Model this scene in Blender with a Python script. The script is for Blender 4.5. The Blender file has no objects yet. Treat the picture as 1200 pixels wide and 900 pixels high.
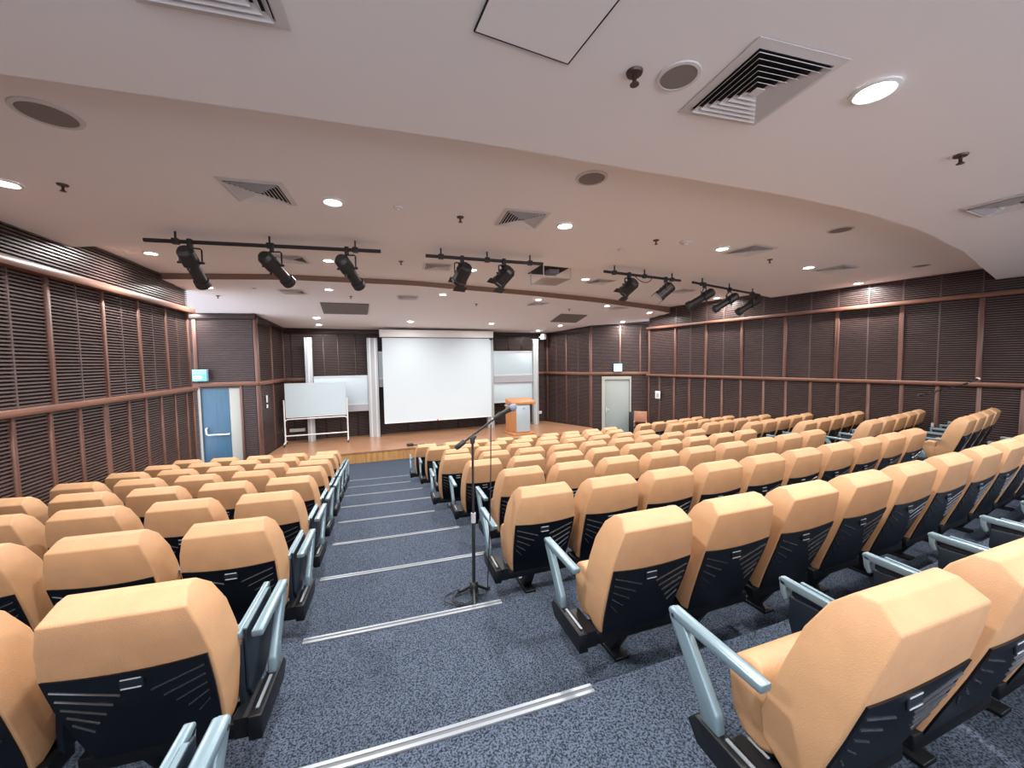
import bpy, bmesh, math, random
from mathutils import Vector, Matrix
random.seed(7)
PI = math.pi
C = bpy.context.scene.collection
S = bpy.context.scene

# ------------------------------------------------------------------ camera, world, exposure
EYE = 2.8503
def make_camera():
    F, YAW, P, RO = 456.4525, .3117, -.0580, -.0140
    f = Vector((math.sin(YAW)*math.cos(P), math.cos(YAW)*math.cos(P), math.sin(P)))
    rt = Vector((math.cos(YAW), -math.sin(YAW), 0)); up = rt.cross(f)
    a = math.cos(RO)*rt + math.sin(RO)*up; b = a.cross(f)
    cam = bpy.data.cameras.new('camera'); cam.sensor_fit = 'HORIZONTAL'; cam.sensor_width = 36
    cam.lens = F*36/1200; cam.clip_start = .02; cam.clip_end = 100
    o = bpy.data.objects.new('camera', cam); C.objects.link(o)
    m = Matrix((a, b, -f)).transposed().to_4x4(); m.translation = Vector((0, 0, EYE)); o.matrix_world = m
    S.camera = o
make_camera()
LAMP_W = 46.0          # watts of one downlight
STAGE_DIM = .42
WORLD = (.90, .90, 1.0, 1); WORLD_STRENGTH = 2.1   # added fill light through the unbuilt rear, lifts the near ceiling
EXPOSURE = 0.72
S.view_settings.view_transform = 'Standard'; S.view_settings.look = 'None'
S.view_settings.gamma = 1; S.view_settings.exposure = EXPOSURE; S.view_settings.use_curve_mapping = False
w = bpy.data.worlds.new('world'); S.world = w; w.use_nodes = True
w.node_tree.nodes['Background'].inputs[0].default_value = WORLD
w.node_tree.nodes['Background'].inputs[1].default_value = WORLD_STRENGTH

# ------------------------------------------------------------------ materials
def srgb(r, g, b):
    def c(x):
        x /= 255
        return x/12.92 if x <= .04045 else ((x+.055)/1.055)**2.4
    return (c(r), c(g), c(b), 1)
def mat(name, col, rough=.6, metal=0, noise=0, scale=20, stretch=(1, 1, 1), bump=0, bscale=None, col2=None, spec=.5, emit=None, es=0, detail=4, lo=.3, hi=.7, rot=(0, 0, 0)):
    m = bpy.data.materials.new(name); m.use_nodes = True
    nt = m.node_tree; b = nt.nodes['Principled BSDF']
    b.inputs['Roughness'].default_value = rough; b.inputs['Metallic'].default_value = metal
    b.inputs['Specular IOR Level'].default_value = spec
    b.inputs['Base Color'].default_value = col
    if emit:
        b.inputs['Emission Color'].default_value = emit; b.inputs['Emission Strength'].default_value = es
    if noise or bump:
        tc = nt.nodes.new('ShaderNodeTexCoord'); mp = nt.nodes.new('ShaderNodeMapping')
        mp.inputs['Scale'].default_value = stretch; mp.inputs['Rotation'].default_value = rot
        nt.links.new(tc.outputs['Object'], mp.inputs[0])
    if noise:
        n = nt.nodes.new('ShaderNodeTexNoise'); n.inputs['Scale'].default_value = scale; n.inputs['Detail'].default_value = detail
        nt.links.new(mp.outputs[0], n.inputs['Vector'])
        r = nt.nodes.new('ShaderNodeMapRange'); r.inputs[1].default_value = lo; r.inputs[2].default_value = hi
        nt.links.new(n.outputs[0], r.inputs[0])
        mx = nt.nodes.new('ShaderNodeMix'); mx.data_type = 'RGBA'
        c2 = col2 or tuple(list(x*(1-noise) for x in col[:3])+[1])
        mx.inputs[6].default_value = col; mx.inputs[7].default_value = c2
        nt.links.new(r.outputs[0], mx.inputs[0]); nt.links.new(mx.outputs[2], b.inputs['Base Color'])
    if bump:
        v = nt.nodes.new('ShaderNodeTexVoronoi'); v.inputs['Scale'].default_value = bscale or 300
        nt.links.new(mp.outputs[0], v.inputs['Vector'])
        bp = nt.nodes.new('ShaderNodeBump'); bp.inputs['Strength'].default_value = bump; bp.inputs['Distance'].default_value = .002
        nt.links.new(v.outputs[0], bp.inputs['Height']); nt.links.new(bp.outputs[0], b.inputs['Normal'])
    return m
M = {}
M['carpet'] = mat('carpet', (.075, .097, .137, 1), .95, noise=1, scale=125, col2=(.010, .014, .022, 1), spec=.1, detail=3, lo=.40, hi=.62, rot=(.5, .35, .2))
M['ceiling'] = mat('ceiling_paint', (.86, .84, .835, 1), .85, spec=.2)
M['ceiling_trim'] = mat('ceiling_strip_brown', (.20, .13, .10, 1), .6)
M['grille'] = mat('grey_acoustic_panel', (.19, .165, .155, 1), .8, noise=.2, scale=60)
M['slat'] = mat('slat_wood', (.120, .080, .075, 1), .36, noise=.55, scale=3, stretch=(1, 1, 30))
M['backing'] = mat('slat_backing', (.016, .010, .011, 1), .9)
M['rail'] = mat('rail_wood', (.215, .095, .063, 1), .4, noise=.4, scale=4, stretch=(.6, 4, 14))
M['mullion'] = mat('mullion_wood', (.17, .083, .062, 1), .42, noise=.4, scale=4, stretch=(14, 4, .6))
M['crown'] = mat('crown_wood', (.042, .026, .024, 1), .45, noise=.4, scale=4)
M['stage'] = mat('stage_boards', (.44, .235, .135, 1), .28, noise=.45, scale=3, stretch=(.5, 9, 1))
M['riser'] = mat('stage_riser_wood', (.50, .27, .10, 1), .4, noise=.45, scale=3, stretch=(6, 6, .5))
M['fabric'] = mat('tan_leatherette', (.465, .272, .143, 1), .55, noise=.12, scale=9, bump=.35, bscale=260, spec=.35)
M['shell'] = mat('black_plastic', (.0015, .003, .006, 1), .32, spec=.32)
M['rib'] = mat('rib_edge', (.06, .065, .075, 1), .18, spec=1, metal=.5)
M['frame'] = mat('black_steel', (.003, .004, .006, 1), .45, spec=.35)
M['tablet'] = mat('navy_tablet', (.005, .010, .018, 1), .45, spec=.4)
M['silver'] = mat('pale_silver_paint', (.165, .24, .285, 1), .33, metal=.35)
M['alu'] = mat('aluminium', (.66, .68, .72, 1), .35, metal=.4)
M['black'] = mat('matt_black', (.012, .012, .014, 1), .5)
M['chrome'] = mat('chrome', (.75, .76, .8, 1), .2, metal=1)
M['white'] = mat('white_enamel', (.78, .80, .80, 1), .4)
M['board'] = mat('white_board', (.50, .62, .68, 1), .3)
M['screen'] = mat('projection_fabric', (.60, .70, .76, 1), .8)
M['track'] = mat('board_track', (.42, .47, .50, 1), .4, noise=.06, scale=3)
M['greyband'] = mat('grey_tray', (.34, .35, .39, 1), .5)
M['blue'] = mat('blue_door_paint', (.05, .135, .22, 1), .45, noise=.25, scale=4, stretch=(8, 8, .4))
M['beige'] = mat('beige_door_paint', (.36, .37, .33, 1), .5)
M['greydoor'] = mat('grey_door_paint', (.30, .34, .33, 1), .45)
M['lectern'] = mat('lectern_veneer', (.52, .23, .09, 1), .4, noise=.3, scale=4, stretch=(6, 6, .6))
M['lectpanel'] = mat('lectern_panel', (.42, .50, .54, 1), .35, metal=.2)
M['lens'] = mat('lamp_lens', (1, 1, 1, 1), .5, emit=(1, .96, .88, 1), es=14)
M['sign_green'] = mat('exit_sign_green', (.05, .5, .35, 1), .4, emit=(.08, .75, .50, 1), es=.9)
M['sign_white'] = mat('exit_sign_white', (.8, .9, .9, 1), .4, emit=(.75, 1, .95, 1), es=1.0)
M['sign_blue'] = mat('exit_sign_housing', (.22, .42, .55, 1), .4, emit=(.25, .5, .65, 1), es=.25)
M['vent'] = mat('vent_white', (.66, .64, .63, 1), .6)
M['dark'] = mat('vent_dark', (.012, .009, .009, 1), .8)
M['speaker'] = mat('speaker_grille', (.26, .225, .21, 1), .8, noise=.2, scale=150)
M['bronze'] = mat('sprinkler_bronze', (.10, .07, .06, 1), .4, metal=.6)
M['red'] = mat('red_dot', (.6, .05, .08, 1), .5)
M['mesh'] = mat('mic_mesh', (.22, .25, .36, 1), .4, metal=.5, bump=.6, bscale=900)
M['meshlight'] = mat('mic_mesh_silver', (.62, .62, .64, 1), .4, metal=.5)
M['rubber'] = mat('cable_rubber', (.010, .010, .014, 1), .55)
M['chairwood'] = mat('side_chair_wood', (.36, .16, .09, 1), .4, noise=.3, scale=6)
M['navy'] = mat('navy_seat_cloth', (.015, .014, .028, 1), .8)
M['nosegrip'] = mat('nosing_grip', (.22, .25, .28, 1), .4, metal=.3)
M['nosebase'] = mat('nosing_base', (.10, .105, .12, 1), .6)
M['glass'] = mat('clear_lift_plate', (.42, .38, .35, 1), .35)

# ------------------------------------------------------------------ mesh builder
class MB:
    def __init__(s): s.v = []; s.f = []; s.m = Matrix.Identity(4)
    def add(s, vs, fs):
        n = len(s.v); s.v += [tuple(s.m @ Vector(p)) for p in vs]; s.f += [tuple(i+n for i in f) for f in fs]; return s
    def box(s, x0, x1, y0, y1, z0, z1):
        return s.add([(x0,y0,z0),(x1,y0,z0),(x1,y1,z0),(x0,y1,z0),(x0,y0,z1),(x1,y0,z1),(x1,y1,z1),(x0,y1,z1)],
                     [(3,2,1,0),(4,5,6,7),(0,1,5,4),(1,2,6,5),(2,3,7,6),(3,0,4,7)])
    def loft(s, secs, close=True):
        k = len(secs[0]); vs = [p for q in secs for p in q]; fs = []
        for i in range(len(secs)-1):
            for j in range(k):
                a, b = i*k+j, i*k+(j+1) % k; fs.append((a, b, b+k, a+k))
        if close: fs += [tuple(range(k))[::-1], tuple((len(secs)-1)*k+j for j in range(k))]
        return s.add(vs, fs)
    def prism(s, poly, axis, a, b):
        def P(p, t): return (t, p[0], p[1]) if axis == 'x' else ((p[0], t, p[1]) if axis == 'y' else (p[0], p[1], t))
        return s.loft([[P(p, a) for p in poly], [P(p, b) for p in poly]])
    def lathe(s, prof, n=24, ring=False):
        if ring: prof = list(prof)+[prof[0]]
        secs = [[(r*math.cos(2*PI*j/n), r*math.sin(2*PI*j/n), z) for j in range(n)] for r, z in prof]
        return s.loft(secs, close=not ring)
    def tube(s, pts, r, n=8):
        pts = [Vector(p) for p in pts]; rs = r if isinstance(r, (list, tuple)) else [r]*len(pts); secs = []
        ref = None
        for i, p in enumerate(pts):
            t = (pts[min(i+1, len(pts)-1)]-pts[max(i-1, 0)]).normalized()
            if ref is None:
                ref = Vector((0, 0, 1)) if abs(t.z) < .9 else Vector((1, 0, 0))
            u = (ref - t*ref.dot(t)).normalized(); ref = u; v = t.cross(u)
            secs.append([tuple(p+rs[i]*(u*math.cos(2*PI*j/n)+v*math.sin(2*PI*j/n))) for j in range(n)])
        return s.loft(secs)
    def build(s, name, m, parent=None, bevel=0, seg=2, smooth=None):
        me = bpy.data.meshes.new(name); me.from_pydata(s.v, [], s.f)
        bm = bmesh.new(); bm.from_mesh(me)
        bmesh.ops.recalc_face_normals(bm, faces=bm.faces)
        if bevel:
            es = [e for e in bm.edges if len(e.link_faces) == 2 and e.calc_face_angle(0) > math.radians(24)]
            bmesh.ops.bevel(bm, geom=es, offset=bevel, segments=seg, affect='EDGES', clamp_overlap=True, profile=.5)
        bm.to_mesh(me); bm.free()
        if smooth is None: smooth = 45
        for p in me.polygons: p.use_smooth = True
        me.set_sharp_from_angle(angle=math.radians(smooth))
        me.materials.append(m)
        o = bpy.data.objects.new(name, me); C.objects.link(o)
        if parent: o.parent = parent
        return o
def tag(o, label, cat, group=None):
    o['label'] = label; o['category'] = cat
    if group: o['group'] = group
    return o
def thing(name, label, cat, loc=(0, 0, 0), rz=0, group=None):
    o = bpy.data.objects.new(name, None); C.objects.link(o); o.empty_display_size = .1
    o.location = loc; o.rotation_euler = (0, 0, rz)
    return tag(o, label, cat, group)
def structure(o): o['kind'] = 'structure'; return o
KIDS = {}
def kids(o): return [c for c in bpy.data.objects if c.parent == o]
def dup(tree, loc, rz, label, skip=()):
    """tree = (object, [(child,[...])...]) ; copies a thing with its parts and sub-parts"""
    r = tree[0].copy(); C.objects.link(r); r.location = loc; r.rotation_euler = (0, 0, rz); r['label'] = label
    def rec(node, par):
        c = node[0].copy(); C.objects.link(c); c.parent = par
        for ch in node[1]: rec(ch, c)
    for ch in tree[1]:
        if ch[0].name.split('.')[0] not in skip: rec(ch, r)
    return r
def tree(o): return (o, [tree(c) for c in kids(o)])
ORD = ['first', 'second', 'third', 'fourth', 'fifth', 'sixth', 'seventh', 'eighth', 'ninth', 'tenth', 'eleventh', 'twelfth']

# ------------------------------------------------------------------ room shape numbers
RISE, NOSE0, HEYE = .1439, 1.5867, 1.5552
def off(x): return (x-.5)**2/76.0
def slope(x): return (x-.5)/38.0
def tread(k): return max(0.0, EYE-HEYE-RISE*k)
C0 = [(-5, 2.55), (-1.7, 2.53), (.5, 2.46), (3.24, 2.5), (4.31, 2.57), (5.63, 2.76), (7.35, 3.16), (8.82, 3.6), (10.6, 4.12), (11.8, 4.6)]
C1 = [(-5, 7.1), (-4.0, 6.85), (-2.9, 6.4), (-1.9, 6.15), (.5, 5.95), (3.5, 6.25), (5.7, 6.65), (8.6, 7.45), (9.8, 7.85), (11.8, 8.5)]
C2 = [(-5, 9.3), (-3.9, 9.08), (-1.87, 8.66), (.53, 8.65), (3.47, 9.2), (5.72, 9.78), (8.61, 10.75), (9.3, 10.98), (11.8, 11.75)]
Z4 = [(8.5, 4.5), (10.5, 4.45), (11.8, 4.3), (12.6, 4.17), (14.4, 4.04), (16.2, 3.97)]
def ip(c, x):
    for (x0, y0), (x1, y1) in zip(c, c[1:]):
        if x <= x1: return y0+(y1-y0)*(max(x, x0)-x0)/(x1-x0)
    return c[-1][1]
def cz(x, y):
    if y < ip(C0, x): return 4.22
    if y < ip(C1, x): return 4.45
    if y < ip(C2, x): return 4.60
    return ip(Z4, y)

# ------------------------------------------------------------------ floor
def floor():
    b = MB(); xs = [-5.6+i*.45 for i in range(40)]
    prev = -3.4
    for k in range(-3, 9):
        y0 = (lambda x, k=k: NOSE0+k-1+off(x)) if k > -3 else (lambda x: -3.4)
        y1 = lambda x, k=k: NOSE0+k+off(x)
        z, z2 = EYE-HEYE-RISE*k, EYE-HEYE-RISE*(k+1)
        if k == 8: z2 = 0
        for xa, xb in zip(xs, xs[1:]):
            b.add([(xa, y0(xa), z), (xb, y0(xb), z), (xb, y1(xb), z), (xa, y1(xa), z)], [(0, 1, 2, 3)])
            b.add([(xa, y1(xa), z), (xb, y1(xb), z), (xb, y1(xb), z2), (xa, y1(xa), z2)], [(0, 1, 2, 3)])
    for xa, xb in zip(xs, xs[1:]):
        ya, yb = NOSE0+8+off(xa), NOSE0+8+off(xb)
        b.add([(xa, ya, 0), (xb, yb, 0), (xb, 15.6, 0), (xa, 15.6, 0)], [(0, 1, 2, 3)])
    structure(b.build('floor', M['carpet'], smooth=20))
floor()

# ------------------------------------------------------------------ ceiling
def ceiling():
    b = MB(); t = MB()
    xs = [-5.6+i*.35 for i in range(50)]
    def strip(fa, za, fb, zb, mb=b):
        for xa, xb in zip(xs, xs[1:]):
            mb.add([(xa, fa(xa), za), (xb, fa(xb), za), (xb, fb(xb), zb), (xa, fb(xa), zb)], [(0, 1, 2, 3)])
    c0, c1, c2 = (lambda x: ip(C0, x)), (lambda x: ip(C1, x)), (lambda x: ip(C2, x))
    strip(lambda x: -3.4, 4.22, c0, 4.22); strip(c0, 4.22, c0, 4.45)
    strip(c0, 4.45, c1, 4.45); strip(c1, 4.45, c1, 4.60); strip(c1, 4.60, c2, 4.60)
    lo = 4.495
    for xa, xb in zip(xs, xs[1:]):
        za, zb = cz(xa, c2(xa)+.001), cz(xb, c2(xb)+.001)
        t.add([(xa, c2(xa), 4.60), (xb, c2(xb), 4.60), (xb, c2(xb), zb), (xa, c2(xa), za)], [(0, 1, 2, 3)])
        ya, yb = c2(xa), c2(xb)
        n = 14
        for i in range(n):
            p = [(xa, ya+(16.2-ya)*i/n), (xb, yb+(16.2-yb)*i/n), (xb, yb+(16.2-yb)*(i+1)/n), (xa, ya+(16.2-ya)*(i+1)/n)]
            b.add([(x, y, ip(Z4, y)) for x, y in p], [(0, 1, 2, 3)])
    c = structure(b.build('ceiling', M['ceiling'], smooth=20))
    t.build('drop_strip', M['ceiling_trim'], c, smooth=20)
ceiling()

# ------------------------------------------------------------------ walls of wooden slats
PITCH = .043
def wall(name, p0, p1, panels, z_top, mull=(), rails=(), seams=(), ext=(0, 0)):
    """local x from p0 to p1, local y into the room. panels: (x0,x1,z0,z1); mull: (x,w,z0,z1,depth); rails: (x0,x1,z0,z1,depth)"""
    p0, p1 = Vector(p0), Vector(p1); d = p1-p0; L = d.length
    b = MB(); s = MB()
    for x0, x1, z0, z1 in panels:
        x1 = L if x1 is None else x1
        b.box(x0-(ext[0] if x0 == 0 else 0), x1+(ext[1] if x1 == L else 0), -.10, -.035, z0, z1)
        k = math.ceil(z0/PITCH)
        while (k+.5)*PITCH < z1:
            z = k*PITCH
            s.box(x0, x1, -.034, 0, z, z+PITCH*.45); k += 1
    o = structure(b.build(name, M['backing']))
    o.location = (p0.x, p0.y, 0); o.rotation_euler = (0, 0, math.atan2(d.y, d.x))
    s.build('slats', M['slat'], o)
    for x, w_, z0, z1, dep in mull:
        MB().box(x-w_/2, x+w_/2, -.03, dep, z0, z1).build('mullion', M['crown' if name == 'wall_back' else 'mullion'], o, bevel=.004, seg=1)
    for x0, x1, z0, z1, dep in rails:
        crown = z0 > 3.7 and dep < .07
        MB().box(x0, L if x1 is None else x1, -.03, dep, z0, z1).build('crown_rail' if crown else 'rail', M['crown' if crown else 'rail'], o, bevel=.005, seg=1)
    if seams:
        q = MB()
        for x, z0, z1 in seams: q.box(x-.012, x+.012, -.033, .002, z0, z1)
        q.build('seam_batten', M['slat'], o)
    return o
LWX = lambda y: -3.925-(y-5.6)*.0108
# left wall: far end y=10.05 to near end y=-1.2
yl0, yl1 = 10.05, -3.3
up = [10.0, 9.1, 8.23, 7.34, 6.34, 5.3, 4.25, 3.2, 2.1]
lowy = [9.75, 9.27, 8.77, 8.28, 7.8, 6.73, 6.24, 5.72, 5.2, 4.68, 4.15, 3.6, 3.05]
wl = wall('wall_left', (LWX(yl0), yl0), (LWX(yl1), yl1), [(0, None, .0, 4.78)], 4.78,
     mull=[(yl0-y, .055, 2.4, 4.0, .022) for y in up]+[(yl0-y, .05, 0, 2.34, .02) for y in lowy]+[(yl0-7.27, .11, 0, 2.34, .006)]+[(.03, .06, 0, 2.36, .03)],
     rails=[(-.02, None, 2.32, 2.40, .10), (-.02, None, 3.955, 4.055, .13)],
     seams=[(yl0-(a+c)/2, 2.4, 4.0) for a, c in zip(up, up[1:])])
# right wall: near end to far end
r0, r1 = Vector((11.85, -1.2)), Vector((8.93, 11.763))
rd = (Vector((10.73, 3.763))-Vector((8.93, 11.763))).normalized(); r0 = r1+rd*15.3
def rx(y): return (Vector((0, y)).y-r0.y)/(r1.y-r0.y)*(r1-r0).length
upR = [10.69, 9.63, 8.57, 7.49, 6.42, 5.34, 4.28, 3.2, 2.1]
lowR = [11.3, 10.73, 10.17, 9.65, 9.12, 8.58, 7.98, 7.45, 6.91, 6.37, 5.83, 5.3, 4.79, 4.26, 3.76, 3.2, 2.65]
LR = (r1-r0).length
wr = wall('wall_right', r0, r1, [(0, None, .0, 4.85)], 4.85,
     mull=[(rx(y), .075, 2.3, 3.95, .03) for y in upR]+[(rx(y), .065, 0, 2.26, .02) for y in lowR]+[(LR-.03, .06, 0, 3.95, .03)],
     rails=[(0, LR+.02, 2.265, 2.335, .10), (0, LR+.02, 3.91, 3.985, .12)],
     seams=[(rx((a+c)/2), 2.3, 4.8) for a, c in zip(upR, upR[1:])]+[(rx(y), 3.98, 4.8) for y in upR])
RD0, RD1, RB = Vector((9.63, 11.966)), Vector((7.3, 13.03)), Vector((6.36, 15.25))
LB, LD0, LD1 = Vector((-3.17, 14.45)), Vector((-3.31, 12.22)), Vector((-7.3, 12.50))
# right door wall (door between x 0.62 and 1.60 from its right end)
LDW = (RD0-RD1).length
def rdx(px, py): return (RD0-Vector((px, py))).dot((RD0-RD1).normalized())
dx1, dx0 = rdx(7.72, 12.813), rdx(8.606, 12.42)
wall('wall_right_door', RD0, RD1, [(0, dx0-.05, 0, 4.32), (dx0-.05, dx1+.05, 2.24, 4.32), (dx1+.05, None, 0, 4.32)], 4.3,
     mull=[(rdx(8.28, 12.56), .06, 2.4, 4.16, .02), (LDW-.03, .06, 0, 4.16, .02), (.75, .05, 2.4, 4.16, .02)],
     rails=[(0, LDW+.01, 2.30, 2.40, .06), (0, LDW, 4.13, 4.27, .05)])
LS = (RB-RD1).length
wall('wall_right_stage', RD1, RB, [(0, None, 0, 4.25)], 4.2,
     mull=[(LS*.49, .055, .32, 4.05, .02), (LS*.93, .055, .32, 3.95, .02), (.02, .05, .32, 4.05, .02)],
     rails=[(0, LS, 2.30, 2.40, .06), (0, LS, 3.93, 4.1, .04)], seams=[(LS*.25, .32, 4), (LS*.72, .32, 4)], ext=(0, .2))
LBK = (RB-LB).length
def bkx(x): return (RB.x-x)/(RB.x-LB.x)*LBK
wall('wall_back', RB, LB, [(0, None, 0, 4.1)], 4.1,
     mull=[(bkx(x), .05, 3.3 if x > 3.9 else .32, 3.95, .012) for x in (5.3, 4.75, 4.2, -1.0, -1.55, -2.0)]+[(bkx(x), .045, .32, 3.9, .015) for x in (-2.95, 2.6, 1.6, .7)],
     rails=[(bkx(-2.3), LBK, 2.30, 2.40, .05), (0, bkx(5.78), 2.30, 2.40, .05), (0, LBK, 3.86, 4.06, .05)], ext=(.2, .2))
LLS = (LB-LD0).length
wall('wall_left_stage', LB, LD0, [(0, None, 0, 4.3)], 4.2,
     mull=[(.03, .05, .32, 4.0, .02), (LLS*.52, .05, .32, 4.05, .02), (LLS-.03, .07, 0, 4.1, .02)],
     rails=[(0, LLS+.02, 2.30, 2.40, .06), (0, LLS, 3.98, 4.14, .05)], ext=(.2, 0))
LLD = (LD0-LD1).length
wall('wall_left_door', LD0, LD1, [(0, .42, 0, 4.4), (.42, None, 2.23, 4.4), (1.44, None, 0, 2.23)], 4.3,
     mull=[(1.445, .09, 2.4, 4.16, .025), (.04, .07, 0, 4.16, .02), (.44, .06, 0, 2.30, .03)],
     rails=[(0, LLD, 2.30, 2.40, .07), (0, LLD, 4.08, 4.22, .06)])

# ------------------------------------------------------------------ doors
def left_door():
    a = math.atan2((LD1-LD0).y, (LD1-LD0).x)
    d = structure(MB().box(.47, .74, -.10, -.03, 0, 2.26).build('door_1', M['beige'], bevel=.004))
    d.location = (LD0.x, LD0.y, 0); d.rotation_euler = (0, 0, a)
    MB().box(.745, 1.40, -.09, -.035, 0, 2.24).build('door_leaf', M['blue'], d, bevel=.004)
    MB().box(1.40, 1.46, -.10, .0, 0, 2.27).build('door_frame', M['beige'], d)
    MB().box(.452, .475, -.10, .0, 0, 2.27).build('door_frame', M['beige'], d)
    p = MB().tube([(.76, .03, 1.0), (1.25, .03, 1.0), (1.29, .03, 1.02), (1.30, .03, 1.16), (1.30, -.03, 1.18)], .022)
    p.box(.77, .80, -.04, .03, .98, 1.02).build('push_bar', M['white'], d)
left_door()
def right_door():
    a = math.atan2((RD1-RD0).y, (RD1-RD0).x)
    d = structure(MB().box(dx0+.005, dx1-.07, -.09, -.04, 0, 2.12).build('door_2', M['greydoor'], bevel=.004))
    d.location = (RD0.x, RD0.y, 0); d.rotation_euler = (0, 0, a)
    f = MB().box(dx0-.05, dx0, -.1, .02, 0, 2.24).box(dx1-.065, dx1+.05, -.1, .02, 0, 2.24).box(dx0-.05, dx1+.05, -.1, .018, 2.125, 2.24)
    f.build('door_frame', M['beige'], d)
    MB().box(dx1-.22, dx1-.10, -.04, -.02, .97, 1.0).box(dx1-.13, dx1-.10, -.04, -.012, .88, 1.08).build('door_handle', M['alu'], d)
right_door()

# ------------------------------------------------------------------ stage
SZ = .32
def stage():
    r = thing('stage', 'low brown timber stage across the front of the hall', 'stage', (1.5, 13, 0))
    fy = lambda x: 11.80+.053*(x+1.1)
    poly = [(-3.36, fy(-3.36)), (7.26, fy(7.26)), (7.26, 12.98), (6.30, 15.17), (-3.13, 14.42), (-3.26, 12.2)]
    pl = [(x-1.5, y-13) for x, y in poly]
    MB().prism(pl, 'z', SZ-.03, SZ).build('deck', M['stage'], r)
    q = [(-3.34, fy(-3.34)+.02), (7.30, fy(7.3)+.02), (7.30, fy(7.3)+.05), (-3.34, fy(-3.34)+.05)]
    MB().prism([(x-1.5, y-13) for x, y in q], 'z', 0, SZ-.031).build('riser_panel', M['riser'], r)
stage()
A3 = math.atan(.06)
def on_back(x, y0=14.1): return y0+.06*(x+.4)
def column(label, x0, x1, y0=14.1):
    c = (x0+x1)/2; w_ = (x1-x0)/2
    r = thing('board_column', label, 'column', (c, on_back(c, y0), SZ), A3, 'aluminium columns holding the sliding boards')
    MB().box(-w_, w_, .0, .2, 0, 3.39).build('post', M['track'], r, bevel=.006)
    b = MB()
    n = 2 if w_ > .14 else 1
    for i in range(n):
        xx = -w_+2*w_*(i+.5)/n
        b.box(xx-.025, xx+.025, -.012, .001, 0, 3.39)
    b.build('guide_rail', M['alu'], r)
column('pale slim column behind the mobile whiteboard', -2.48, -2.27)
column('widest pale column, just left of the projection screen', -.60, -.26)
column('pale column half hidden behind the right edge of the projection screen', 3.64, 3.90)
column('pale column right of the lectern, at the right end of the boards', 5.56, 5.78)
def board(label, x0, x1, z0, z1, y0, tray=None):
    c = (x0+x1)/2; w_ = (x1-x0)/2
    r = thing('sliding_board', label, 'whiteboard', (c, on_back(c, y0), z0), A3, 'white sliding writing boards')
    MB().box(-w_, w_, 0, .03, 0, z1-z0).build('panel', M['board'], r, bevel=.003)
    for za in (0, z1-z0-.03): MB().box(-w_, w_, -.012, -.001, za, za+.03).build('edge_trim', M['alu'], r)
    if tray: MB().box(-w_, w_, -.03, .02, -tray, -.004).build('tray', M['greyband'], r)
board('white sliding board behind the mobile whiteboard', -2.26, -.61, 1.46, 2.45, 14.16, .22)
board('upper white sliding board above the lectern', 3.92, 5.55, 2.30, 3.25, 14.16, .27)
board('lower white sliding board just behind the lectern', 3.92, 5.55, 1.25, 2.01, 14.20)
board('upper white sliding board mostly hidden behind the projection screen', -.25, 3.63, 2.30, 3.25, 14.2, .27)
def proj_screen():
    c = 1.82
    r = thing('projection_screen', 'large white pull-down projection screen above the stage', 'projection screen', (c, on_back(c, 13.97), 0), A3)
    MB().box(-2.01, 2.02, -.10, .10, 3.735, 3.985).build('housing', M['white'], r, bevel=.012)
    MB().box(-1.93, 1.93, -.006, .0, .80, 3.735).build('screen_fabric', M['screen'], r)
    MB().box(-1.93, 1.93, -.016, .012, .765, .80).build('weight_bar', M['white'], r, bevel=.006)
    b = MB().lathe([(.03, 0), (.03, .006)], 12); 
    for i, v in enumerate(b.v): b.v[i] = (v[0]-.11, -.018-v[2], v[1]+.785)
    b.build('red_marker', M['red'], r)
    MB().box(-1.95, 1.95, -.03, .02, 3.715, 3.734).build('slot', M['black'], r)
    MB().box(1.90, 2.0, -.03, .03, 3.66, 3.714).build('end_bracket', M['black'], r)
proj_screen()
def mobile_board():
    r = thing('mobile_whiteboard', 'wheeled whiteboard with white tubular frame at the left of the stage', 'whiteboard', (-2.15, 13.65, SZ), A3)
    MB().box(-.84, .86, -.015, .015, .89, 1.92).build('board_panel', M['board'], r)
    f = MB().box(-.86, -.84, -.02, .02, .87, 1.94).box(.86, .875, -.02, .02, .87, 1.94).box(-.86, .875, -.02, .02, .865, .89).box(-.86, .875, -.02, .02, 1.92, 1.94)
    f.build('board_frame', M['alu'], r)
    g = MB()
    for s in (-1, 1):
        x = .90*s
        g.tube([(x, 0, .06), (x, 0, 1.43)], .022)
        g.tube([(x, -.26, .09), (x, 0, .12), (x, .26, .09)], .02)
    g.tube([(-.90, 0, .30), (.90, 0, .30)], .02)
    g.tube([(-.90, 0, .70), (-.885, 0, .78), (-.82, 0, .82), (.82, 0, .82), (.885, 0, .78), (.90, 0, .70)], .02)
    g.build('tube_frame', M['white'], r)
    for s in (-1, 1):
        for t in (-1, 1):
            b = MB().lathe([(.036, -.014), (.04, 0), (.036, .014)], 12)
            for i, v in enumerate(b.v): b.v[i] = (v[2]+.90*s, v[0]+.26*t, v[1]+.041)
            b.build('caster', M['black'], r)
mobile_board()
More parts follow.
